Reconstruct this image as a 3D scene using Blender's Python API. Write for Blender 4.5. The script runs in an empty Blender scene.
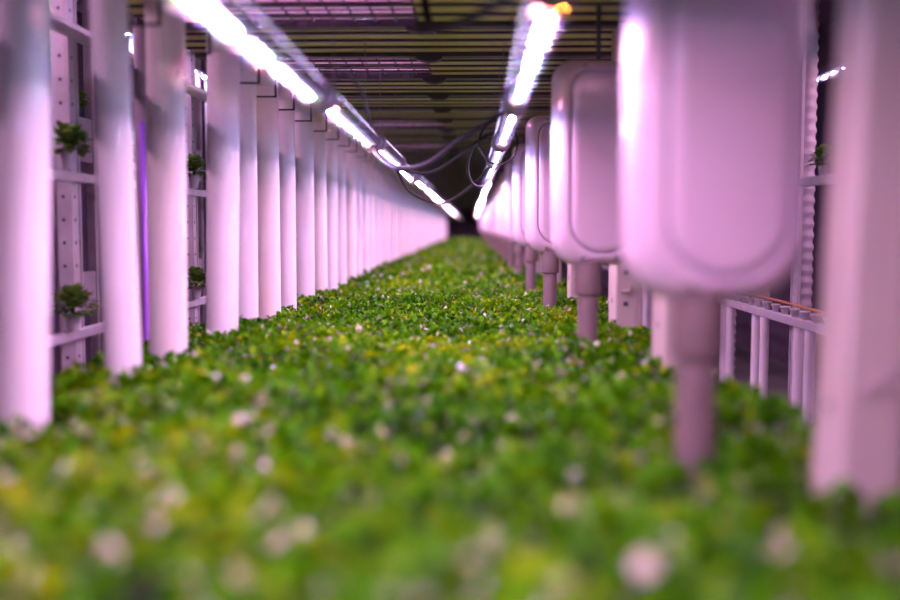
import bpy, bmesh, math, random
import numpy as np
from mathutils import Vector, Matrix
random.seed(7)
rng = np.random.default_rng(11)
S = bpy.context.scene
COL = S.collection
CZ = 1.4                      # camera height above the floor
PI = math.pi
ORD = ['nearest', 'second', 'third', 'fourth', 'fifth', 'sixth', 'seventh', 'eighth', 'ninth', 'tenth', 'eleventh', 'twelfth',
       'thirteenth', 'fourteenth', 'fifteenth', 'sixteenth', 'seventeenth', 'eighteenth', 'nineteenth', 'twentieth']

# ------------------------------------------------------------------ materials
def mat(name, col, rough=0.5, metal=0.0, var=0.0, scale=8.0, bump=0.0, bscale=60.0, coat=0.0, spec=0.5, col2=None):
    m = bpy.data.materials.new(name); m.use_nodes = True
    nt = m.node_tree; b = nt.nodes['Principled BSDF']
    b.inputs['Base Color'].default_value = (*col, 1)
    b.inputs['Roughness'].default_value = rough
    b.inputs['Metallic'].default_value = metal
    b.inputs['Coat Weight'].default_value = coat
    b.inputs['Specular IOR Level'].default_value = spec
    tc = nt.nodes.new('ShaderNodeTexCoord')
    if var > 0 or col2:
        n = nt.nodes.new('ShaderNodeTexNoise'); n.inputs['Scale'].default_value = scale; n.inputs['Detail'].default_value = 5
        r = nt.nodes.new('ShaderNodeValToRGB')
        c2 = col2 or tuple(max(0, c * (1 - var)) for c in col)
        r.color_ramp.elements[0].position = .35; r.color_ramp.elements[1].position = .65
        r.color_ramp.elements[0].color = (*c2, 1); r.color_ramp.elements[1].color = (*col, 1)
        nt.links.new(tc.outputs['Object'], n.inputs['Vector']); nt.links.new(n.outputs['Fac'], r.inputs['Fac'])
        nt.links.new(r.outputs['Color'], b.inputs['Base Color'])
    if bump > 0:
        n2 = nt.nodes.new('ShaderNodeTexNoise'); n2.inputs['Scale'].default_value = bscale
        bp = nt.nodes.new('ShaderNodeBump'); bp.inputs['Strength'].default_value = bump; bp.inputs['Distance'].default_value = .004
        nt.links.new(tc.outputs['Object'], n2.inputs['Vector']); nt.links.new(n2.outputs['Fac'], bp.inputs['Height'])
        nt.links.new(bp.outputs['Normal'], b.inputs['Normal'])
    return m

def leaf_mat(name, dark, mid, light, trans=0.30, rough=0.45, spec=.06):
    m = bpy.data.materials.new(name); m.use_nodes = True
    nt = m.node_tree; b = nt.nodes['Principled BSDF']; out = nt.nodes['Material Output']
    at = nt.nodes.new('ShaderNodeAttribute'); at.attribute_name = 'tint'
    r = nt.nodes.new('ShaderNodeValToRGB'); e = r.color_ramp.elements
    e[0].color = (*dark, 1); e[1].color = (*light, 1); e.new(.5).color = (*mid, 1)
    nt.links.new(at.outputs['Fac'], r.inputs['Fac']); nt.links.new(r.outputs['Color'], b.inputs['Base Color'])
    b.inputs['Roughness'].default_value = rough; b.inputs['Specular IOR Level'].default_value = spec
    t = nt.nodes.new('ShaderNodeBsdfTranslucent'); mx = nt.nodes.new('ShaderNodeMixShader'); mx.inputs['Fac'].default_value = trans
    nt.links.new(r.outputs['Color'], t.inputs['Color'])
    nt.links.new(b.outputs[0], mx.inputs[1]); nt.links.new(t.outputs[0], mx.inputs[2]); nt.links.new(mx.outputs[0], out.inputs['Surface'])
    return m

def emit(name, col, st):
    m = bpy.data.materials.new(name); m.use_nodes = True
    nt = m.node_tree; nt.nodes.remove(nt.nodes['Principled BSDF'])
    e = nt.nodes.new('ShaderNodeEmission'); e.inputs['Color'].default_value = (*col, 1); e.inputs['Strength'].default_value = st
    nt.links.new(e.outputs[0], nt.nodes['Material Output'].inputs['Surface'])
    m.cycles.emission_sampling = 'FRONT'
    return m

def clear(name, tint, gl=0.12, rough=.05):
    m = bpy.data.materials.new(name); m.use_nodes = True
    nt = m.node_tree; nt.nodes.remove(nt.nodes['Principled BSDF'])
    t = nt.nodes.new('ShaderNodeBsdfTransparent'); t.inputs['Color'].default_value = (*tint, 1)
    g = nt.nodes.new('ShaderNodeBsdfGlossy'); g.inputs['Roughness'].default_value = rough
    mx = nt.nodes.new('ShaderNodeMixShader'); mx.inputs['Fac'].default_value = gl
    nt.links.new(t.outputs[0], mx.inputs[1]); nt.links.new(g.outputs[0], mx.inputs[2])
    nt.links.new(mx.outputs[0], nt.nodes['Material Output'].inputs['Surface'])
    return m

def milky(name, col):
    """lamp tube: mostly clear, a little gloss, a little milky scatter"""
    m = clear(name, (.97, .96, .98), .06); nt = m.node_tree
    out = nt.nodes['Material Output']; sh = out.inputs['Surface'].links[0].from_socket
    d = nt.nodes.new('ShaderNodeBsdfDiffuse'); d.inputs['Color'].default_value = (*col, 1)
    t = nt.nodes.new('ShaderNodeBsdfTranslucent'); t.inputs['Color'].default_value = (*col, 1)
    a = nt.nodes.new('ShaderNodeMixShader'); a.inputs['Fac'].default_value = .6
    b = nt.nodes.new('ShaderNodeMixShader'); b.inputs['Fac'].default_value = .04
    nt.links.new(d.outputs[0], a.inputs[1]); nt.links.new(t.outputs[0], a.inputs[2])
    nt.links.new(sh, b.inputs[1]); nt.links.new(a.outputs[0], b.inputs[2]); nt.links.new(b.outputs[0], out.inputs['Surface'])
    return m

def translucent(name, col):
    m = bpy.data.materials.new(name); m.use_nodes = True
    nt = m.node_tree; b = nt.nodes['Principled BSDF']; b.inputs['Base Color'].default_value = (*col, 1); b.inputs['Roughness'].default_value = 1; b.inputs['Specular IOR Level'].default_value = 0
    t = nt.nodes.new('ShaderNodeBsdfTranslucent'); t.inputs['Color'].default_value = (*col, 1)
    mx = nt.nodes.new('ShaderNodeMixShader'); mx.inputs['Fac'].default_value = .6
    nt.links.new(b.outputs[0], mx.inputs[1]); nt.links.new(t.outputs[0], mx.inputs[2]); nt.links.new(mx.outputs[0], nt.nodes['Material Output'].inputs['Surface'])
    return m

M = dict(
    pipe=mat('white_pvc', (.76, .67, .72), .42, var=.06, scale=5, coat=.15),
    pipe2=mat('warm_white_pvc', (.78, .66, .66), .45, var=.08, scale=4),
    violet=mat('violet_reflection', (.42, .12, .80), .35, var=.05),  # colour of a violet reflection, put into a solid material
    box=mat('white_abs', (.64, .47, .58), .36, var=.04, scale=3, coat=.2),
    post=mat('grey_mauve_paint', (.18, .12, .125), .5, var=.12, scale=14),
    groove=mat('grey_groove', (.30, .24, .36), .5),
    screw=mat('screw_metal', (.35, .30, .32), .35, metal=.7),
    column=mat('cream_painted_steel', (.46, .37, .35), .42, var=.07, scale=6),
    slot=mat('slot_dark', (.05, .035, .05), .8),
    rack=mat('white_rack_plastic', (.50, .43, .48), .5, var=.2, scale=9),
    rackgrey=mat('grey_rack', (.40, .33, .38), .6, var=.15, scale=9),
    tray=mat('bounce_tinted_tray', (.58, .53, .13), .45, var=.25, scale=3),  # grey trays, tinted olive for green light bounced off the crop
    beam=mat('dark_beam', (.035, .022, .035), .5, var=.2, scale=6),
    bedm=mat('bed_plastic', (.55, .52, .52), .5, var=.1),
    soil=mat('growing_medium', (.02, .035, .008), .9, var=.5, scale=30, bump=.6),
    wall=mat('dark_wall', (.10, .06, .11), .8, var=.3, scale=1.5),
    floor=mat('concrete_floor', (.16, .14, .15), .6, var=.3, scale=2, bump=.2),
    alu=mat('grey_lamp_body', (.50, .46, .56), .3),
    cap=mat('grey_cap', (.16, .12, .17), .4),
    cable=mat('black_cable', (.008, .005, .010), .6),
    cablep=mat('purple_cable', (.010, .004, .018), .8),
    white=emit('led_white', (1.0, .54, .64), 3900),
    red=emit('led_red', (1.0, .20, .30), 3300),
    blue=emit('led_blue', (.42, .26, 1.0), 2400),
    green=emit('led_green', (.35, .9, .45), 1250),
    cyan=emit('led_cyan', (.30, .60, 1.0), 1400),
    e_red=emit('end_glint_red', (1.0, .03, .02), 400), e_orange=emit('end_glint_orange', (1.0, .34, .03), 260), e_rose=emit('end_glint_rose', (1.0, .22, .25), 160), e_lime=emit('end_glint_lime', (.55, 1.0, .04), 330), e_violet=emit('end_glint_violet', (.35, .22, 1.0), 200),  # end colours: reflections near the tube end, made to glow
    d_blue=emit('reflect_blue', (.25, .20, 1.0), 16), d_pink=emit('reflect_pink', (.9, .25, .35), 11), d_green=emit('reflect_green', (.15, 1.0, .15), 6),  # reflections of the chips in the tube, as glowing colours
    cover=milky('milky_tube', (.88, .84, .95)),
    sheet=translucent('pink_sheet', (.86, .70, .78)),
    orange=mat('orange_hose', (.45, .16, .05), .5),
    leaf=leaf_mat('leaf', (.006, .062, .0), (.074, .245, .0), (.32, .36, .0)),
    pale=leaf_mat('leaf_highlight', (.32, .32, .16), (.48, .44, .32), (.62, .54, .50), trans=.2, rough=.3, spec=.5),  # lamp highlights on glossy leaves, painted as a pale leaf colour
    leafd=leaf_mat('lettuce_leaf', (.035, .09, .01), (.10, .20, .03), (.20, .32, .06)),
)

# ------------------------------------------------------------------ mesh helpers
class MB:
    def __init__(s): s.v = []; s.f = []; s.mi = []; s.sm = []
    def add(s, vs, fs, mi=0, smooth=False):
        o = len(s.v); s.v += [tuple(p) for p in vs]
        for f in fs: s.f.append([i + o for i in f]); s.mi.append(mi); s.sm.append(smooth)
    def box(s, x0, x1, y0, y1, z0, z1, mi=0, b=0.0):
        if b <= 0:
            vs = [(x, y, z) for x in (x0, x1) for y in (y0, y1) for z in (z0, z1)]
            s.add(vs, [(0, 1, 3, 2), (4, 6, 7, 5), (0, 4, 5, 1), (2, 3, 7, 6), (0, 2, 6, 4), (1, 5, 7, 3)], mi); return
        bm = bmesh.new(); bmesh.ops.create_cube(bm, size=1)
        bmesh.ops.scale(bm, vec=(x1 - x0, y1 - y0, z1 - z0), verts=bm.verts)
        bmesh.ops.translate(bm, vec=((x0 + x1) / 2, (y0 + y1) / 2, (z0 + z1) / 2), verts=bm.verts)
        bmesh.ops.bevel(bm, geom=list(bm.edges), offset=b, segments=2, affect='EDGES', profile=.6)
        bm.verts.index_update()
        s.add([v.co[:] for v in bm.verts], [[v.index for v in f.verts] for f in bm.faces], mi); bm.free()
    def loft(s, rings, mi=0, smooth=True, caps=True, closed=True):
        n = len(rings[0]); vs = [p for r in rings for p in r]; fs = []
        for k in range(len(rings) - 1):
            for i in range(n if closed else n - 1):
                j = (i + 1) % n; fs.append((k * n + i, k * n + j, (k + 1) * n + j, (k + 1) * n + i))
        s.add(vs, fs, mi, smooth)
        if caps:
            s.add(rings[0], [list(range(n))[::-1]], mi); s.add(rings[-1], [list(range(n))], mi)
    def lathe(s, prof, axis='z', c=(0, 0, 0), n=28, mi=0, caps=True):
        rings = []
        for r, h in prof:
            ring = []
            for i in range(n):
                a = 2 * PI * i / n; u, w = r * math.cos(a), r * math.sin(a)
                p = (u, w, h) if axis == 'z' else ((w, h, u) if axis == 'y' else (h, u, w))
                ring.append((p[0] + c[0], p[1] + c[1], p[2] + c[2]))
            rings.append(ring)
        s.loft(rings, mi, True, caps)
    def build(s, name, mats, parent=None):
        me = bpy.data.meshes.new(name); me.from_pydata(s.v, [], s.f)
        for m in (mats if isinstance(mats, (list, tuple)) else [mats]): me.materials.append(m)
        me.polygons.foreach_set('material_index', s.mi); me.polygons.foreach_set('use_smooth', s.sm)
        me.update()
        o = bpy.data.objects.new(name, me); COL.objects.link(o); o.parent = parent
        return o

def tag(o, label=None, cat=None, group=None, kind=None):
    if label: o['label'] = label
    if cat: o['category'] = cat
    if group: o['group'] = group
    if kind: o['kind'] = kind
    return o
def empty(name, loc, rot=(0, 0, 0)):
    o = bpy.data.objects.new(name, None); COL.objects.link(o); o.location = loc; o.rotation_euler = rot; o.empty_display_size = .05
    return o
def copy_tree(o, parent=None):
    c = o.copy(); COL.objects.link(c); c.parent = parent
    for ch in [x for x in list(COL.objects) if x.parent == o]: copy_tree(ch, c)
    return c
KIDS = {}
def fast_copy(root):           # thing > part > sub-part, children looked up once
    def kids(o):
        if o.name not in KIDS: KIDS[o.name] = [x for x in COL.objects if x.parent == o]
        return KIDS[o.name]
    r = root.copy(); COL.objects.link(r)
    for ch in kids(root):
        c = ch.copy(); COL.objects.link(c); c.parent = r
        for g in kids(ch):
            d = g.copy(); COL.objects.link(d); d.parent = c
    return r
def tube_curve(name, pts, r, m, parent=None):
    """swept tube through a Catmull-Rom spline, as a mesh"""
    P = [Vector(p) for p in pts]; P = [P[0] * 2 - P[1]] + P + [P[-1] * 2 - P[-2]]; path = []
    for i in range(1, len(P) - 2):
        for k in range(10):
            t = k / 10; a, b, c, d = P[i - 1], P[i], P[i + 1], P[i + 2]
            path.append(.5 * ((2 * b) + (c - a) * t + (2 * a - 5 * b + 4 * c - d) * t * t + (3 * b - a - 3 * c + d) * t ** 3))
    path.append(P[-2]); rings = []
    for i, p in enumerate(path):
        t = (path[min(i + 1, len(path) - 1)] - path[max(i - 1, 0)]).normalized()
        u = t.cross(Vector((.13, .91, .2))).normalized(); w = t.cross(u)
        rings.append([tuple(p + u * r * math.cos(2 * PI * k / 8) + w * r * math.sin(2 * PI * k / 8)) for k in range(8)])
    mb = MB(); mb.loft(rings); return mb.build(name, m, parent)

# ------------------------------------------------------------------ setting
YE = 38.0
def struct(name, mb, m): return tag(mb.build(name, m), kind='structure')
b = MB(); b.box(-3.4, 3.2, -7.5, YE + 1, -.1, 0); struct('floor', b, M['floor'])
b = MB(); b.box(-3.4, 3.2, -7.5, YE + 1, 3.2, 3.3); struct('ceiling', b, M['wall'])
b = MB(); b.box(-3.5, -3.4, -7.5, YE + 1, 0, 3.2); struct('wall_left', b, M['wall'])
b = MB(); b.box(3.2, 3.3, -7.5, YE + 1, 0, 3.2); struct('wall_right', b, M['wall'])
b = MB(); b.box(-3.4, 3.2, YE + .9, YE + 1, 0, 3.2); struct('wall_back', b, M['wall'])
b = MB(); b.box(-3.4, 3.2, -7.6, -7.5, 0, 3.2); struct('wall_front', b, M['wall'])

# ------------------------------------------------------------------ growing bed
DECK = CZ - .50
bed = empty('growing_bed', (0, 0, 0)); tag(bed, 'long growing bed carrying the green crop down the middle of the aisle', 'growing bed')
XL, XR, Y0 = -1.14, .70, -.6
b = MB(); b.box(XL, XR, Y0, YE - .5, DECK - .06, DECK, b=.004); b.build('deck', M['soil'], bed)
for sx in (XL, XR):
    b = MB(); b.box(sx - .012, sx + .012, Y0, YE - .5, DECK - .08, DECK + .02, b=.003); b.build('side_rim', M['bedm'], bed)
for k in range(10):
    for sx in (XL + .05, XR - .05):
        b = MB(); y = .5 + k * 4.0; b.box(sx - .03, sx + .03, y - .03, y + .03, 0, DECK - .06, b=.004); b.build('leg', M['bedm'], bed)

# ------------------------------------------------------------------ obstacles in the bed
PD = [2.157, 2.727, 3.16, 3.80, 4.22, 4.68, 5.18, 5.72, 6.27, 6.76, 7.27, 7.80]
while PD[-1] < YE - 2.2: PD.append(PD[-1] + .52)
BOXD = [1.76 + 1.65 * k for k in range(21)] + [.11, -1.54, -3.19]  # closing entries: unseen boxes behind the camera, added to shade the near column
COLD = [1.55, 2.86, 3.80, 5.50] + [5.50 + 1.65 * k for k in range(1, 19)]
PX = -.96

# ------------------------------------------------------------------ white pipes, left row
def make_pipe(name, r, m):
    root = empty(name, (0, 0, 0))
    h = .50 + .75
    mb = MB(); mb.lathe([(r, 0), (r, h * .5), (r, h - .10)], n=36); mb.build('tube', m, root)
    mb = MB(); mb.lathe([(r * .98, h - .10), (r * 1.06, h - .098), (r * 1.06, h - .01), (r * .9, h)], n=36); mb.build('end_sleeve', m, root)
    mb = MB(); mb.box(-.02, .13, r * .6, r * .6 + .012, h - .20, h - .193); mb.box(.122, .13, r * .6, r * .6 + .012, h - .20, h - .02); mb.build('bracket', M['beam'], root)
    return root
rad = [.054, .049, .060, .061, .051, .060, .046, .057, .052, .050, .047, .055]
proto = {}
for i, d in enumerate(PD):
    r = rad[i] if i < 12 else (.055 if i % 2 else .050)
    key = (round(r, 3), i % 3 == 2)
    if key in proto: o = fast_copy(proto[key])
    else: o = proto[key] = make_pipe('support_pipe', r, M['pipe2'] if key[1] else M['pipe'])
    o.location = (PX + [-.031, -.002, -.012][i] if i < 3 else PX, d, DECK)
    ty = [0.034, -.018, .012, .020, .004][i] if i < 5 else random.uniform(-.006, .006)
    o.rotation_euler = (random.uniform(-.004, .004), ty, 0)
    if i < 20:
        lab = 'white round upright pipe in the left row, %s from the camera' % ORD[i] if i else 'thick white round upright pipe nearest the camera, at left edge of crop'
    else: lab = 'white round pipe in the far blurred stretch of the left row'
    tag(o, lab, 'pipe', 'white pipes in a row along the left of the bed')

# ------------------------------------------------------------------ white rounded boxes on posts, right row
def rrect(x0, x1, z0, z1, rb, rt, ins, y, n=9):
    pts = []
    x0 += ins; x1 -= ins; z0 += ins; z1 -= ins; rb = max(rb - ins, .004); rt = max(rt - ins, .004)
    for cx, cz, r, a0 in ((x1 - rb, z0 + rb, rb, -90), (x1 - rt, z1 - rt, rt, 0), (x0 + rt, z1 - rt, rt, 90), (x0 + rb, z0 + rb, rb, 180)):
        for k in range(n + 1):
            a = math.radians(a0 + 90 * k / n); pts.append((cx + r * math.cos(a), y, cz + r * math.sin(a)))
    return pts
BX0, BX1, BZ0, BZ1 = -.118, .190, .375, 1.06       # relative to the post base at the deck
def make_box():
    root = empty('post_mounted_box', (0, 0, 0))
    def R(ins, y, rb=.085, rt=.06):
        return rrect(BX0 + ins, BX1 - ins, BZ0 + ins, BZ1 - ins, min(rb, (BX1 - BX0) / 2 - ins - .006), rt, 0, y)
    mb = MB()
    mb.loft([R(.012, .070), R(.002, .064, .088), R(0, .050), R(0, -.002), R(.003, -.014, .088), R(.010, -.028, .095), R(.022, -.042, .105), R(.036, -.050, .115), R(.039, -.045, .115)], caps=False)
    mb.add(R(.012, .070), [list(range(40))[::-1]])
    mb.build('housing', M['box'], root)
    mb = MB(); mb.loft([R(.037, -.046, .115), R(.048, -.045, .115)], caps=False); mb.build('seam', M['groove'], root)
    mb = MB()
    mb.loft([R(.044, -.042, .115), R(.044, -.050, .115), R(.048, -.054, .112), R(.056, -.057, .105), R(.066, -.0585, .095)], caps=False)
    mb.add(R(.066, -.0585, .095), [list(range(40))]); p = mb.build('front_panel', M['box'], root)
    mb = MB(); mb.lathe([(.062, -.0590), (.062, -.0612), (.058, -.0616), (.0575, -.0590)], 'y', ((BX0 + BX1) / 2 + .01, 0, .80), n=40, caps=False); mb.build('round_rib', M['box'], p)
    for x, z in ((-.03, BZ0 + .024), (.085, BZ0 + .024), (-.03, BZ1 - .024), (.085, BZ1 - .024)):
        mb = MB(); mb.lathe([(.009, -.030), (.009, -.0465), (.007, -.048), (.004, -.046)], 'y', (x, 0, z), n=16); mb.build('screw', M['screw'], root)
    mb = MB(); mb.lathe([(.036, BZ0 - .10), (.043, BZ0 - .10), (.0445, BZ0 - .095), (.0445, BZ0 + .012)], n=32); mb.build('collar', M['post'], root)
    mb = MB(); mb.lathe([(.034, 0), (.034, BZ0 - .085)], n=32); mb.build('post', M['post'], root)
    mb = MB(); mb.box(.03, .045, .02, .035, BZ1 - .01, 1.248, b=.003); mb.build('hanger_rod', M['beam'], root)
    return root
bx = make_box()
for i, d in enumerate(BOXD):
    o = bx if i == 0 else fast_copy(bx)
    o.location = (.395, d, DECK); o.rotation_euler = (0, 0, .20 + (0 if i == 0 else random.uniform(-.02, .02)))
    lab = ('unseen white rounded box on a post behind the camera, added to shade the right column' if d < 1 else
           'large white rounded box on a mauve post, nearest the camera' if i == 0 else
           'white rounded box on a mauve post at right, %s from the camera' % ORD[i] if i < 8 else
           'white rounded box on a post in the far blurred stretch of the right row')
    tag(o, lab, 'box on post', 'rounded boxes on posts along the right of the crop')

# ------------------------------------------------------------------ cream steel columns, right edge
def make_column(deep, near=False):
    root = empty('steel_column', (0, 0, 0))
    mb = MB(); mb.box(0, .095, -deep / 2, deep / 2, 0, 1.245, b=.008)
    mb.build('profile', M['column'], root)
    mb = MB(); mb.box(.066, .074, -deep / 2 - .004, -deep / 2 + .006, 0, 1.24); mb.build('front_lip', M['column'], root)
    for z in ([] if near else [.22, .336, .60, .716, .98, 1.096]):
        mb = MB(); mb.box(.028, .045, -deep / 2 - .0012, -deep / 2 + .004, z - .008, z + .008); mb.build('slot', M['slot'], root)
    for z in (.225,):
        mb = MB(); mb.lathe([(.009, -.0012), (.009, .004)], 'x', (0, 0, z), n=14); mb.build('bolt_hole', M['slot'], root)
    mb = MB(); mb.box(.02, .055, -deep / 2 - .010, -deep / 2 + .002, .262, .269, b=.001); mb.box(.048, .055, -deep / 2 - .010, -deep / 2 + .002, .262, .295, b=.001); mb.build('hook', M['column'], root)
    return root
cp = make_column(.20); cnear = make_column(.13, True)
for i, d in enumerate(COLD):
    o = cnear if i == 0 else cp if i == 1 else fast_copy(cp)
    o.location = (.548 if i == 0 else .532, d, DECK)
    if i == 0: o.rotation_euler = (0, .03, 0)
    lab = ('cream steel column blurred at the right edge of the picture' if i == 0 else
           'cream slotted steel column behind the %s white box' % ORD[i - 1] if i < 5 else
           'cream slotted steel column far down the right side')
    tag(o, lab, 'column', 'cream steel columns along the right of the bed')

# ------------------------------------------------------------------ LED lamps
def make_lamp(L=1.33, pitch=.045, chip=.0085, lng=.022, side=1):
    root = empty('led_tube_lamp', (0, 0, 0))
    tl = math.radians(20)
    c, s = math.cos(tl), math.sin(tl)
    # cross-section: flat board in the middle, wings raised outwards, round back
    arc = [(.0225 * math.cos(a), .007 + .010 * math.sin(a)) for a in [math.radians(12 + 156 * k / 14) for k in range(15)]]
    prof = [(-.0028, 0), (.0028, 0), (.0028 + .019 * c, .019 * s)] + arc + [(-.0028 - .019 * c, .019 * s)]
    mb = MB(); mb.loft([[(x, 0, z) for x, z in prof], [(x, L, z) for x, z in prof]], smooth=False); mb.build('housing', M['alu'], root)
    a0 = math.radians(10)
    cov = [(.039 * math.cos(a), .025 + .039 * math.sin(a)) for a in [math.radians(360 * k / 36) for k in range(36)]]
    mb = MB(); mb.loft([[(x, .01, z) for x, z in cov], [(x, L - .01, z) for x, z in cov]], caps=False); mb.build('clear_cover', M['cover'], root)
    for y0, y1 in ((-.035, .03), (L - .03, L + .035)):
        mb = MB(); mb.lathe([(.020, y0), (.036, y0 + .004), (.043, y0 + .012), (.043, y1 - .008), (.040, y1)], 'y', (0, 0, .025), n=28); mb.build('end_cap', M['cap'], root)
    mb = MB(); n = int((L - .19) / pitch)
    for k in range(n):
        y = .14 + (k + .5) * pitch
        h = chip / 2; h = .0021 if pitch < .1 else .0034; l2 = lng / 2 if pitch < .1 else .013
        mc = [0, 1, 0, 2, 0, 1][k % 6]
        gap = pitch < .1 and k % 6 in (0, 1) and k > 1
        if not gap: mb.add([(-h, y - l2, -.0012), (-h, y + l2, -.0012), (h, y + l2, -.0012), (h, y - l2, -.0012)], [(0, 1, 2, 3)], mc)
        for sg in (() if gap else (-1, 1)):
            ms = [2, 4, 2, 3][k % 4]; q = []
            for t in (-h * .8, h * .8):
                for yy in (y - l2 * .8, y + l2 * .8):
                    u = t + .0025 + max(0, h - .0021)
                    q.append((sg * (.0028 + u * c - .0012 * -s * 0 + .0014 * s), yy, u * s - .0014 * c))
            f = (0, 1, 3, 2) if sg > 0 else (0, 2, 3, 1)
            mb.add(q, [f], ms)
    ends = [5, 6, 7] if side > 0 else [8, 9, 5]
    if pitch < .1:  # coloured reflections at the tube end, built as small glowing quads
        for j, ox in enumerate((-.020, 0, .020)):
            zz = .0 if ox == 0 else .0052
            mb.add([(ox - .005, .098, zz - .002), (ox - .005, .110, zz - .002), (ox + .005, .110, zz - .002), (ox + .005, .098, zz - .002)], [(0, 1, 2, 3)], ends[j])
    mb.build('led_strip', [M['white'], M['red'], M['blue'], M['green'], M['cyan'], M['e_rose'], M['e_red'], M['e_orange'], M['e_violet'], M['e_lime']], root)
    if pitch < .1:  # chip reflections on the tube wall, built as glowing dashes
        mb = MB(); y = .06; k = 0
        while y < L - .08:
            if (k // 3) % 5 != 3:
                q = []
                for al in (12, 52):
                    a = math.radians(al) if side < 0 else math.radians(180 - al)
                    for yy in (y, y + .0045): q.append((.0365 * math.cos(a) , yy, .025 + .0365 * math.sin(a)))
                mb.add(q, [(0, 1, 3, 2) if side > 0 else (0, 2, 3, 1)], k % 3)
            y += .0135; k += 1
        mb.build('reflection_dashes', [M['d_blue'], M['d_pink'], M['d_green']], root)
    for y in (.22, L - .22):
        mb = MB(); mb.box(-.012, .012, y - .012, y + .012, .060, .073, b=.002); mb.lathe([(.0016, .04), (.0016, .40)], 'z', (0, y, 0), n=8); mb.build('hanger', M['cap'], root)
    return root
lampL = make_lamp(side=-1); lampR = make_lamp(side=1); usedn = set(); lampfar = make_lamp(pitch=.13, chip=.0195)
rows = [('left', -.41, .335, -.10 - 1.435 * 4, 1.435), ('right', .13, .365, 1.635 - 1.475 * 5, 1.475)]
for side, x, z, d0, pit in rows:
    k = -4; d = d0; lamp = lampL if side == 'left' else lampR; used_near = False
    while d < YE - 2:
        far = d > 9
        if not used_near: o = lamp; used_near = True
        elif far and side == 'left' and 'farused' not in KIDS: o = lampfar; KIDS['farused'] = 1
        else: o = fast_copy(lampfar if far else lamp)
        sag = random.uniform(-.006, .006) if k > 1 else 0
        o.location = (x + (random.uniform(-.008, .008) if k > 2 else 0), d, CZ + z + sag)
        o.rotation_euler = (random.uniform(-.006, .006), math.radians(0), random.uniform(-.008, .008) if k > 2 else 0)
        if k < 0: lab = 'unseen LED tube continuing the %s lamp row behind the camera, added for fill light' % side  # unseen tubes behind the camera, added to light the box fronts
        elif k == 0: lab = 'bright LED tube of the %s lamp row, just above the camera' % side
        elif k < 6: lab = '%s blown-out LED tube of the %s row hanging above the crop' % (['', 'first visible', 'second', 'third', 'fourth', 'fifth'][k], side)
        else: lab = 'glowing LED tube in the far blurred end of the %s lamp row' % side
        tag(o, lab, 'lamp', 'LED tube lamps of the %s row' % side)
        d += pit; k += 1

# ------------------------------------------------------------------ tray undersides above
TZ = CZ + .75
def make_tray(open_left):
    root = empty('overhead_tray', (0, 0, 0)); W0, W1, L = -1.22, .84, .65
    mb = MB()
    if open_left:
        mb.box(W0, -1.0, .06, L, .018, .03, b=.002); mb.build('pan', M['tray'], root); mb = MB(); mb.box(-.20, W1, .06, L, .018, .03, b=.002)
    else: mb.box(W0, W1, .06, L, .018, .03, b=.002)
    mb.build('pan', M['tray'], root)
    mb = MB(); mb.box(W0, W1, 0, .07, 0, .03, b=.004); mb.build('crossbeam', M['beam'], root)
    for k in range(3):
        y = .19 + k * .155
        mb = MB(); mb.box(W0, W1, y, y + .024, .010, .018); mb.build('rib', M['beam'], root)
    for sx in (-1.15, .78):
        mb = MB(); mb.lathe([(.004, .02), (.004, 3.2 - TZ)], 'z', (sx, .035, 0), n=8); mb.build('suspension_rod', M['beam'], root)
    mb = MB()
    ring = lambda yy, w, h: [(-.19 + w * math.cos(PI * a / 10), yy, .001 - h * math.sin(PI * a / 10)) for a in range(11)]
    mb.loft([ring(0.0, .06, .022), ring(.02, .065, .028), ring(.055, .06, .022)], smooth=True); mb.build('bracket', M['beam'], root)
    if open_left:
        mb = MB(); mb.box(-1.0, -.20, .0, L, .030, .033); mb.build('pink_sheet', M['sheet'], root)
        mb = MB()
        for k in range(11): x = -.98 + k * .077; mb.box(x, x + .008, .06, L, .019, .024)
        for k in range(5): y = .10 + k * .12; mb.box(-1.0, -.20, y, y + .008, .019, .024)
        mb.build('wire_grid', M['beam'], root)
    return root
tA, tB = make_tray(False), make_tray(True)
fa = fb = False
k = 0; d = 3.79 - .65 * 9
while d < YE:
    opn = k in (4, 8, 10, 14, 17)
    if opn: o = tB if not fb else fast_copy(tB); fb = True
    else: o = tA if not fa else fast_copy(tA); fa = True
    o.location = (0, d, TZ)
    j = k - 8
    if 0 <= j < 8: lab = 'ribbed dark overhead tray, %s visible from the camera%s' % (ORD[j], ', with pink grid opening' if opn else '')
    elif j < 0: lab = 'ribbed overhead tray above the camera'
    else: lab = 'ribbed overhead tray far down the aisle'
    tag(o, lab, 'tray', 'ribbed trays forming the aisle roof')
    d += .65; k += 1
# lamps of the tier above, shining through the sheet openings
for d in (.55, 3.1, 4.45, 7.05, 9.0):
    for x in (-.75, -.42):
      o = fast_copy(lampfar); o.location = (x, d, TZ + .16); tag(o, 'LED tube of the tier above, hidden over the overhead tray opening', 'lamp', 'upper tier lamps')

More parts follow.
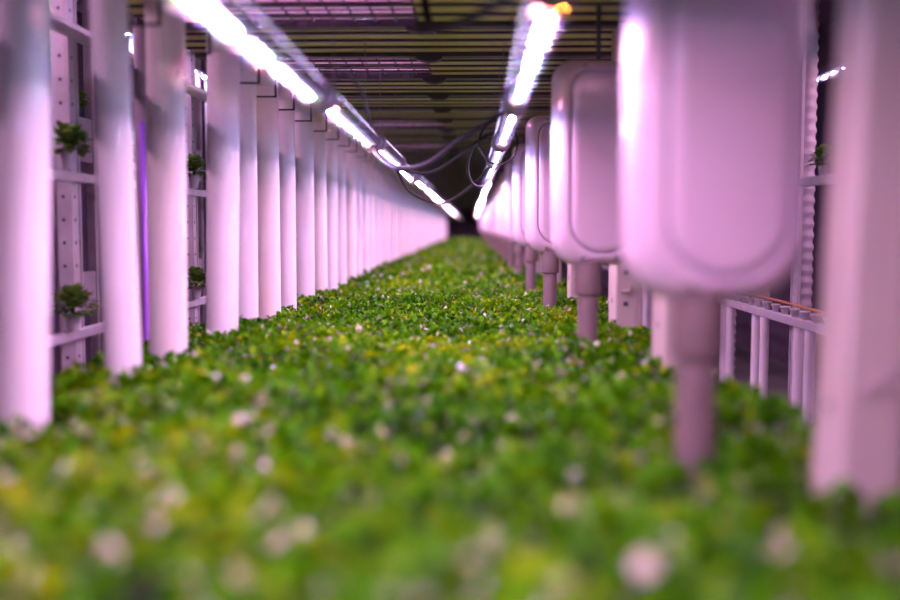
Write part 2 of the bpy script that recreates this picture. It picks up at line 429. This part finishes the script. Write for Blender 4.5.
# ------------------------------------------------------------------ cables
def px(x, y, d):    # point on the line of sight through a pixel at forward distance d, seen in the frame's own perspective
    return ((x - 472) / 1000 * d, d, CZ + (228 - y) / 1000 * d)
tag(tube_curve('power_cable', [(.13, 3.0, CZ + .41), (.11, 3.15, CZ + .37), (-.036, 3.3, CZ + .29), (-.155, 3.5, CZ + .225), (-.28, 3.75, CZ + .225), (-.37, 3.95, CZ + .28), (-.41, 4.08, CZ + .345)], .008, M['cablep']), 'thick purple cable sagging between the two lamp rows', 'cable')
tag(tube_curve('power_cable', [(.12, 4.4, CZ + .41), (.07, 4.45, CZ + .41), (-.02, 4.45, CZ + .35), (-.17, 4.45, CZ + .25), (-.30, 4.4, CZ + .253), (-.38, 4.3, CZ + .29), (-.41, 4.15, CZ + .35)], .007, M['cable']), 'black cable sagging across the aisle below the purple cable', 'cable')
tag(tube_curve('power_cable', [(.13, 5.9, CZ + .40), (.10, 5.95, CZ + .36), (.04, 6.0, CZ + .29), (-.10, 6.0, CZ + .18), (-.21, 6.0, CZ + .145), (-.36, 5.8, CZ + .21), (-.42, 5.6, CZ + .32)], .008, M['cable']), 'lowest black cable drooping across the middle of the aisle', 'cable')
tag(tube_curve('power_cable', [(.13, 1.62, CZ + .40), (.10, 1.75, CZ + .42), (.04, 2.1, CZ + .455), (-.04, 2.5, CZ + .50), (-.12, 2.9, CZ + .58), (-.15, 3.0, CZ + .74)], .011, M['cablep']), 'blurred dark purple cable running from right lamp up to roof', 'cable')
loop = [(.115 + .085 * math.cos(a), 4.42 + .02 * math.sin(3 * a) + .004 * a, CZ + .375 + .095 * math.sin(a)) for a in np.linspace(1.2, 10.5, 26)]
tag(tube_curve('cable_loop', loop, .005, M['cable']), 'black cable coiled in a loop at the right lamp joint', 'cable')
tag(tube_curve('cable_loop', [(.12, 4.6, CZ + .41), (.02, 4.7, CZ + .40), (-.02, 4.8, CZ + .30), (0, 4.9, CZ + .22), (.06, 5.0, CZ + .21), (.11, 5.3, CZ + .30), (.13, 5.86, CZ + .40)], .006, M['cable']), 'thin black cable hanging loose under the right lamp row', 'cable')
tag(tube_curve('cable_loop', [(-.41, 2.7, CZ + .37), (-.395, 2.78, CZ + .44), (-.37, 3.0, CZ + .46), (-.36, 3.3, CZ + .44), (-.385, 3.8, CZ + .41), (-.41, 4.1, CZ + .37)], .005, M['cable']), 'thin black cable arching over the second left lamp', 'cable')

# ------------------------------------------------------------------ plants
def leaf_mesh(name, base, yaw, pitch, size, width, tint, mats, midx=None, curl=None, parent=None):
    """numpy leaves: one cupped pointed blade each (8 verts, 6 faces)"""
    n = len(base)
    lx = np.array([0, -.36, 0, .36, -.40, 0, .40, 0]); ly = np.array([0, .30, .33, .30, .66, .70, .66, 1.0]); lz = np.array([0, .07, -.02, .07, .05, -.04, .05, -.02])
    cu = (np.full(n, .25) if curl is None else curl)[:, None]
    X = lx[None] * (size * width)[:, None]; Y = ly[None] * size[:, None]; Z = (lz[None] - cu * (ly[None] ** 2) * .6 + rng.normal(0, .03, (n, 8))) * size[:, None]
    cp_, sp = np.cos(pitch)[:, None], np.sin(pitch)[:, None]
    Y2 = Y * cp_ - Z * sp; Z2 = Y * sp + Z * cp_
    cy, sy = np.cos(yaw)[:, None], np.sin(yaw)[:, None]
    V = np.stack([X * cy - Y2 * sy, X * sy + Y2 * cy, Z2], -1) + base[:, None, :]
    me = bpy.data.meshes.new(name)
    F = [(0, 2, 1), (0, 3, 2), (1, 2, 5, 4), (2, 3, 6, 5), (4, 5, 7), (5, 6, 7)]
    loops = np.concatenate([np.array(f) for f in F]); L = len(loops)
    tot = np.array([len(f) for f in F]); st = np.concatenate([[0], np.cumsum(tot)[:-1]])
    off = np.arange(n) * 8
    me.vertices.add(n * 8); me.vertices.foreach_set('co', V.astype(np.float32).ravel())
    me.loops.add(n * L); me.loops.foreach_set('vertex_index', (loops[None] + off[:, None]).astype(np.int32).ravel())
    me.polygons.add(n * 6); me.polygons.foreach_set('loop_start', (st[None] + (np.arange(n) * L)[:, None]).astype(np.int32).ravel())
    me.polygons.foreach_set('use_smooth', np.ones(n * 6, bool))
    for m in mats: me.materials.append(m)
    if midx is not None: me.polygons.foreach_set('material_index', np.repeat(midx, 6).astype(np.int32))
    a = me.attributes.new('tint', 'FLOAT', 'POINT'); a.data.foreach_set('value', np.repeat(tint, 8).astype(np.float32))
    me.update(calc_edges=True); me.validate()
    o = bpy.data.objects.new(name, me); COL.objects.link(o); o.parent = parent
    return o

_g = rng.random((64, 256))
def noise2(x, y, s):
    u = x / s + 20; v = y / s + 20
    i = np.floor(u).astype(int); j = np.floor(v).astype(int); fu = u - i; fv = v - j
    fu = fu * fu * (3 - 2 * fu); fv = fv * fv * (3 - 2 * fv)
    G = lambda a, b_: _g[a % 64, b_ % 256]
    return (G(i, j) * (1 - fu) + G(i + 1, j) * fu) * (1 - fv) + (G(i, j + 1) * (1 - fu) + G(i + 1, j + 1) * fu) * fv
obst = [(PX, d, .068) for d in PD] + [(.395, d, .044) for d in BOXD] + [(x, d, .05) for d in COLD for x in (.56, .61)]
def canopy():
    B, YA, PI_, SZ, WD, TI, MI = [], [], [], [], [], [], []
    for (ya, yb, sp, nl, ls) in ((Y0, 3.0, .040, 10, .031), (3.0, 7.0, .032, 10, .024), (7.0, 14.0, .050, 9, .037), (14.0, YE - .6, .095, 8, .068)):
        gx = np.arange(XL + .01, XR - .0, sp); gy = np.arange(ya, yb, sp)
        X, Y = np.meshgrid(gx, gy); X = X.ravel() + rng.uniform(-.5, .5, X.size) * sp; Y = Y.ravel() + rng.uniform(-.5, .5, Y.size) * sp
        H = -.455 + .060 * noise2(X, Y, .16) + .050 * noise2(X + 9, Y, .47) + rng.normal(0, .006, X.size)
        H += .010 - .03 * ((X < -.75) & (Y < 2.5))
        keep = (X > XL) & (X < XR)
        X, Y, H = X[keep], Y[keep], H[keep]
        P = len(X); idx = np.repeat(np.arange(P), nl)
        n = len(idx); yaw = rng.uniform(0, 2 * PI, n); rr = rng.random(n)
        pitch = np.radians(8 + 62 * (1 - rr) + rng.normal(0, 9, n))
        size = ls * rng.uniform(.65, 1.25, n)
        bx_ = X[idx] - np.sin(yaw) * rr * sp * .12; by_ = Y[idx] + np.cos(yaw) * rr * sp * .12
        bz_ = CZ + H[idx] - size * .45 - rr * .030
        t = np.clip(.43 + .32 * (noise2(X, Y, .10) - .5)[idx] + .38 * (noise2(X - 5, Y, .42) - .5)[idx] + rng.normal(0, .19, n), 0, 1)
        mi = (rng.random(n) < .045 + .20 * np.clip(noise2(X + 3, Y + 7, .13)[idx] - .62, 0, 1)).astype(int)  # picks the leaves that carry the painted highlight colour
        ok = np.ones(n, bool)
        for ox, oy, orad in obst:
            if ya - .3 < oy < yb + .3: ok &= (np.hypot(bx_ - ox, by_ - oy) > orad + size * .55)
        ok &= (bx_ > XL - .02) & (bx_ < XR + .02)
        for lst, arr in ((B, np.stack([bx_, by_, bz_], -1)), (YA, yaw), (PI_, pitch), (SZ, size), (WD, rng.uniform(.7, 1.1, n)), (TI, t), (MI, mi)): lst.append(arr[ok])
    c = np.concatenate
    return leaf_mesh('leafy_crop', c(B), c(YA), c(PI_), c(SZ), c(WD), c(TI), [M['leaf'], M['pale']], c(MI), curl=rng.uniform(-.1, .7, sum(len(q) for q in B)))
tag(canopy(), 'dense carpet of small green leaves filling the long bed', 'leafy crop', kind='stuff')

def make_lettuce(seed):
    r = np.random.default_rng(seed); root = empty('lettuce_plant', (0, 0, 0)); n = 170
    rr = r.random(n); yaw = r.uniform(0, 2 * PI, n)
    th = r.uniform(0, PI * .5, n)
    rad_ = .046 * r.random(n) ** .3
    base = np.stack([-np.sin(yaw) * np.cos(th) * rad_, np.cos(yaw) * np.cos(th) * rad_, .045 + np.sin(th) * rad_ * 1.25], -1)
    leaf_mesh('foliage', base, yaw, th * .9, r.uniform(.018, .032, n), r.uniform(.9, 1.4, n), r.random(n), [M['leafd']], curl=r.uniform(0, .8, n), parent=root)
    mb = MB(); mb.lathe([(.014, 0), (.018, .03), (.020, .045)], n=14); mb.build('net_cup', M['rack'], root)
    mb = MB(); mb.lathe([(.006, .03), (.005, .075)], n=8); mb.build('stem', M['leafd'], root)
    return root
lets = [make_lettuce(s) for s in (3, 4)]; lused = [False, False]; lcount = {}
def lettuce(x, y, z, lab, group, sc=1.0):
    q = random.randrange(2)
    o = lets[q] if not lused[q] else fast_copy(lets[q]); lused[q] = True
    o.location = (x, y, z); o.rotation_euler = (0, 0, random.uniform(0, 6.28)); o.scale = (sc,) * 3
    tag(o, lab, 'plant', group)

# ------------------------------------------------------------------ neighbouring racks
def make_upright(w=.09, dpt=.05, h=2.6):
    root = empty('perforated_upright', (0, 0, 0))
    mb = MB(); mb.box(-dpt / 2, dpt / 2, -w / 2, w / 2, 0, h, b=.006); mb.build('profile', M['rack'], root)
    mb = MB(); mb.box(dpt / 2 - .002, dpt / 2 + .006, w / 2 - .012, w / 2, 0, h); mb.box(dpt / 2 - .002, dpt / 2 + .006, -w / 2, -w / 2 + .012, 0, h); mb.build('edge_lip', M['rack'], root)
    mb = MB()
    for k in range(22):
        z = .75 + k * .085
        for sx in (1,):
            mb.lathe([(.0065, dpt / 2 - .002), (.0065, dpt / 2 + .0012)], 'x', (0, 0, z), n=10)
            mb.lathe([(.0065, -w / 2 - .0012), (.0065, -w / 2 + .002)], 'y', (0, 0, z), n=10)
    mb.build('hole_row', M['slot'], root)
    return root
def make_corr():
    root = empty('corrugated_tower', (0, 0, 0)); rings = []
    z = 0
    while z < 2.6:
        for dz, r in ((0, .036), (.012, .041), (.022, .041), (.034, .036)): rings.append((r, z + dz))
        z += .05
    mb = MB(); mb.lathe(rings, n=20); mb.build('hose', M['rackgrey'], root)
    mb = MB(); mb.box(-.05, -.035, -.045, -.02, 0, 2.62, b=.002); mb.build('spine', M['rack'], root)
    return root
up = make_upright(); upu = False
def upright(x, y, lab, group, flip=False):
    global upu
    o = up if not upu else fast_copy(up); upu = True
    o.location = (x, y, 0); o.rotation_euler = (0, 0, PI if flip else 0)
    tag(o, lab, 'rack upright', group)
def rail(x, z, y0, y1, lab, w=.03, h=.035):
    mb = MB(); mb.box(x - w / 2, x + w / 2, y0, y1, CZ + z - h / 2, CZ + z + h / 2, b=.004)
    tag(mb.build('rack_rail', M['rack']), lab, 'rail')
# left rack
LX = -1.50
for z, nm in ((.715, 'upper'), (.185, 'middle'), (-.39, 'lower')):
    rail(LX + .045, z, .6, YE - 2, '%s long pale rail of the rack behind the left pipes' % nm, h=.035 if z < .5 else .05)
ys = [2.66, 3.17, 3.70, 4.22, 4.75, 5.30, 5.85, 6.4, 6.95] + [7.5 + .55 * k for k in range(14)]
for i, y in enumerate(ys):
    upright(LX, y, ('pale perforated upright behind the left pipes, %s from camera' % ORD[i]) if i < 9 else 'pale perforated upright far along the rack behind the left pipes', 'uprights of the left rack')
    if i < 14:
        for z, nm in ((.185, 'middle'), (-.39, 'lower')):
            lab = ('green lettuce on the %s rail beside the %s left upright' % (nm, ORD[i])) if i < 9 else 'green lettuce far along the %s rail behind the left pipes' % nm
            lettuce(LX + .075, y - .17, CZ + z + .022, lab, 'lettuces in the left rack', 1.4)
# second left rack, further back: broad pale panels and plates with dark openings between
def make_panel_frame():
    root = empty('support_rack', (0, 0, 0))
    for y in (-.19, .17):
        mb = MB(); mb.box(-.02, .02, y, y + .035, 0, 2.6, b=.004); mb.build('stile', M['rackgrey'], root)
    for z, h in ((.62, .05), (1.02, .18), (1.70, .20), (2.24, .06)):
        mb = MB(); mb.box(-.015, .015, -.155, .17, z, z + h, b=.003); mb.build('cross_plate', M['rackgrey'], root)
    return root
pf = make_panel_frame()
for i in range(12):
    o = pf if i == 0 else fast_copy(pf)
    o.location = (-1.78, 3.86 + i * .62, 0)
    tag(o, ('grey rack frame with cross plates deep behind the left pipes, %s from camera' % ORD[i]), 'rack frame', 'deeper frames on the left')
    lettuce(-1.78, 3.86 + i * .62, (1.20, 1.90)[i % 2], 'dark lettuce in the deeper left rack frame, %s from camera' % ORD[i], 'lettuces in the deeper rack', 1.1)
# dim pipe and violet reflection modelled as a slim tube, between the second and third white pipes
mb = MB(); mb.lathe([(.034, 0), (.034, 2.15)], n=28); o = mb.build('support_pipe', M['rackgrey']); o.location = (-1.235, 3.78, 0)
tag(o, 'dim mauve pipe set back between second and third white pipes', 'pipe')
mb = MB(); mb.lathe([(.006, 0), (.011, .008), (.011, 1.775), (.006, 1.783)], n=16); o = mb.build('slim_reflection', M['violet']); o.location = (-1.185, 3.60, 0)  # strip of reflected violet light, built as a coloured tube
tag(o, 'slim vivid violet reflection, modelled as a tube, between second and third white pipes', 'tube')

for d in (1.6, 3.1, 4.6, 6.1, 7.6):  # lamps added over the side racks to brighten them
    o = fast_copy(lampfar); o.location = (-1.78, d, CZ + 1.0); tag(o, 'added LED tube brightening the rack behind the left pipes', 'lamp', 'added lamps of the left rack')
    o = fast_copy(lampfar); o.location = (1.75, d, CZ + .75); tag(o, 'added LED tube brightening the rack right of the bed', 'lamp', 'added lamps of the right rack')
# right rack
RX = 1.37
rail(RX - .02, -.39, 1.0, YE - 2, 'pale long rail of the rack right of the bed', h=.036)
rail(RX - .02, .185, 1.0, YE - 2, 'pale upper rail of the rack right of the bed', h=.036)
tag(tube_curve('irrigation_hose', [(RX + .03, y, CZ - .335 + .004 * math.sin(y * 3)) for y in np.arange(2.0, 12, .5)], .006, M['orange']), 'thin orange hose running above the right rack rail', 'hose')
cor = make_corr()
for i in range(10):
    y = 3.76 + i * .62
    o = cor if i == 0 else fast_copy(cor)
    o.location = (RX + .07, y, 0); o.rotation_euler = (0, 0, .2)
    tag(o, ('grey corrugated tower of the right rack, %s from camera' % ORD[i]), 'tower', 'corrugated towers behind the right rail')
    upright(RX + .10, y + .12, ('pale perforated upright of the right rack, %s from camera' % ORD[i]), 'uprights of the right rack', True)
    mb = MB() if i == 0 else None
    if i == 0:
        mb.lathe([(.021, 0), (.021, CZ - .41)], n=20); dp = mb.build('drain_pipe', M['pipe']); o = dp
    else: o = dp.copy(); COL.objects.link(o)
    o.location = (RX - .015, y + .26, 0); tag(o, 'slim white drain pipe under the right rail, %s from camera' % ORD[2 * i], 'pipe', 'slim drain pipes below the right rail')
    o = dp.copy(); COL.objects.link(o)
    o.location = (RX - .002, y + .44, 0); tag(o, 'slim white drain pipe under the right rail, %s from camera' % ORD[2 * i + 1], 'pipe', 'slim drain pipes below the right rail')
# cups clipped on the rail
mbc = MB(); mbc.lathe([(.012, 0), (.018, .025), (.022, .030), (.022, .036), (.017, .036), (.014, .03)], n=16)
cup = None
for i in range(26):
    y = 3.55 + i * .13
    if cup is None: cup = mbc.build('plant_cup', M['rack']); o = cup
    else: o = cup.copy(); COL.objects.link(o)
    o.location = (RX - .02, y, CZ - .372); tag(o, 'small pale cup in the row standing on the right rack rail', 'cup', 'small cups on the right rail')
for i in range(12):
    lettuce(RX + .02, 3.4 + i * .62, CZ + .205, 'green lettuce on the upper right rail, %s from camera' % ORD[i], 'lettuces in the right rack')

# ------------------------------------------------------------------ world and camera
w = bpy.data.worlds.new('world'); S.world = w; w.use_nodes = True
w.node_tree.nodes['Background'].inputs['Color'].default_value = (.35, .18, .45, 1)
w.node_tree.nodes['Background'].inputs['Strength'].default_value = .05
cam = bpy.data.cameras.new('camera'); co = bpy.data.objects.new('camera', cam); COL.objects.link(co); S.camera = co
cam.sensor_width = 36; cam.lens = 40; cam.clip_start = .02
co.location = (0, 0, CZ)
co.rotation_euler = (PI / 2 - math.atan(72 / 1000), 0, math.atan(22 / 1000))
cam.dof.use_dof = True; cam.dof.focus_distance = 4.75; cam.dof.aperture_fstop = .8
S.view_settings.view_transform = 'Standard'; S.view_settings.look = 'None'; S.view_settings.gamma = 1; S.view_settings.exposure = -.07
S.cycles.use_denoising = True
S.cycles.use_light_tree = True
S.cycles.sample_clamp_indirect = 6
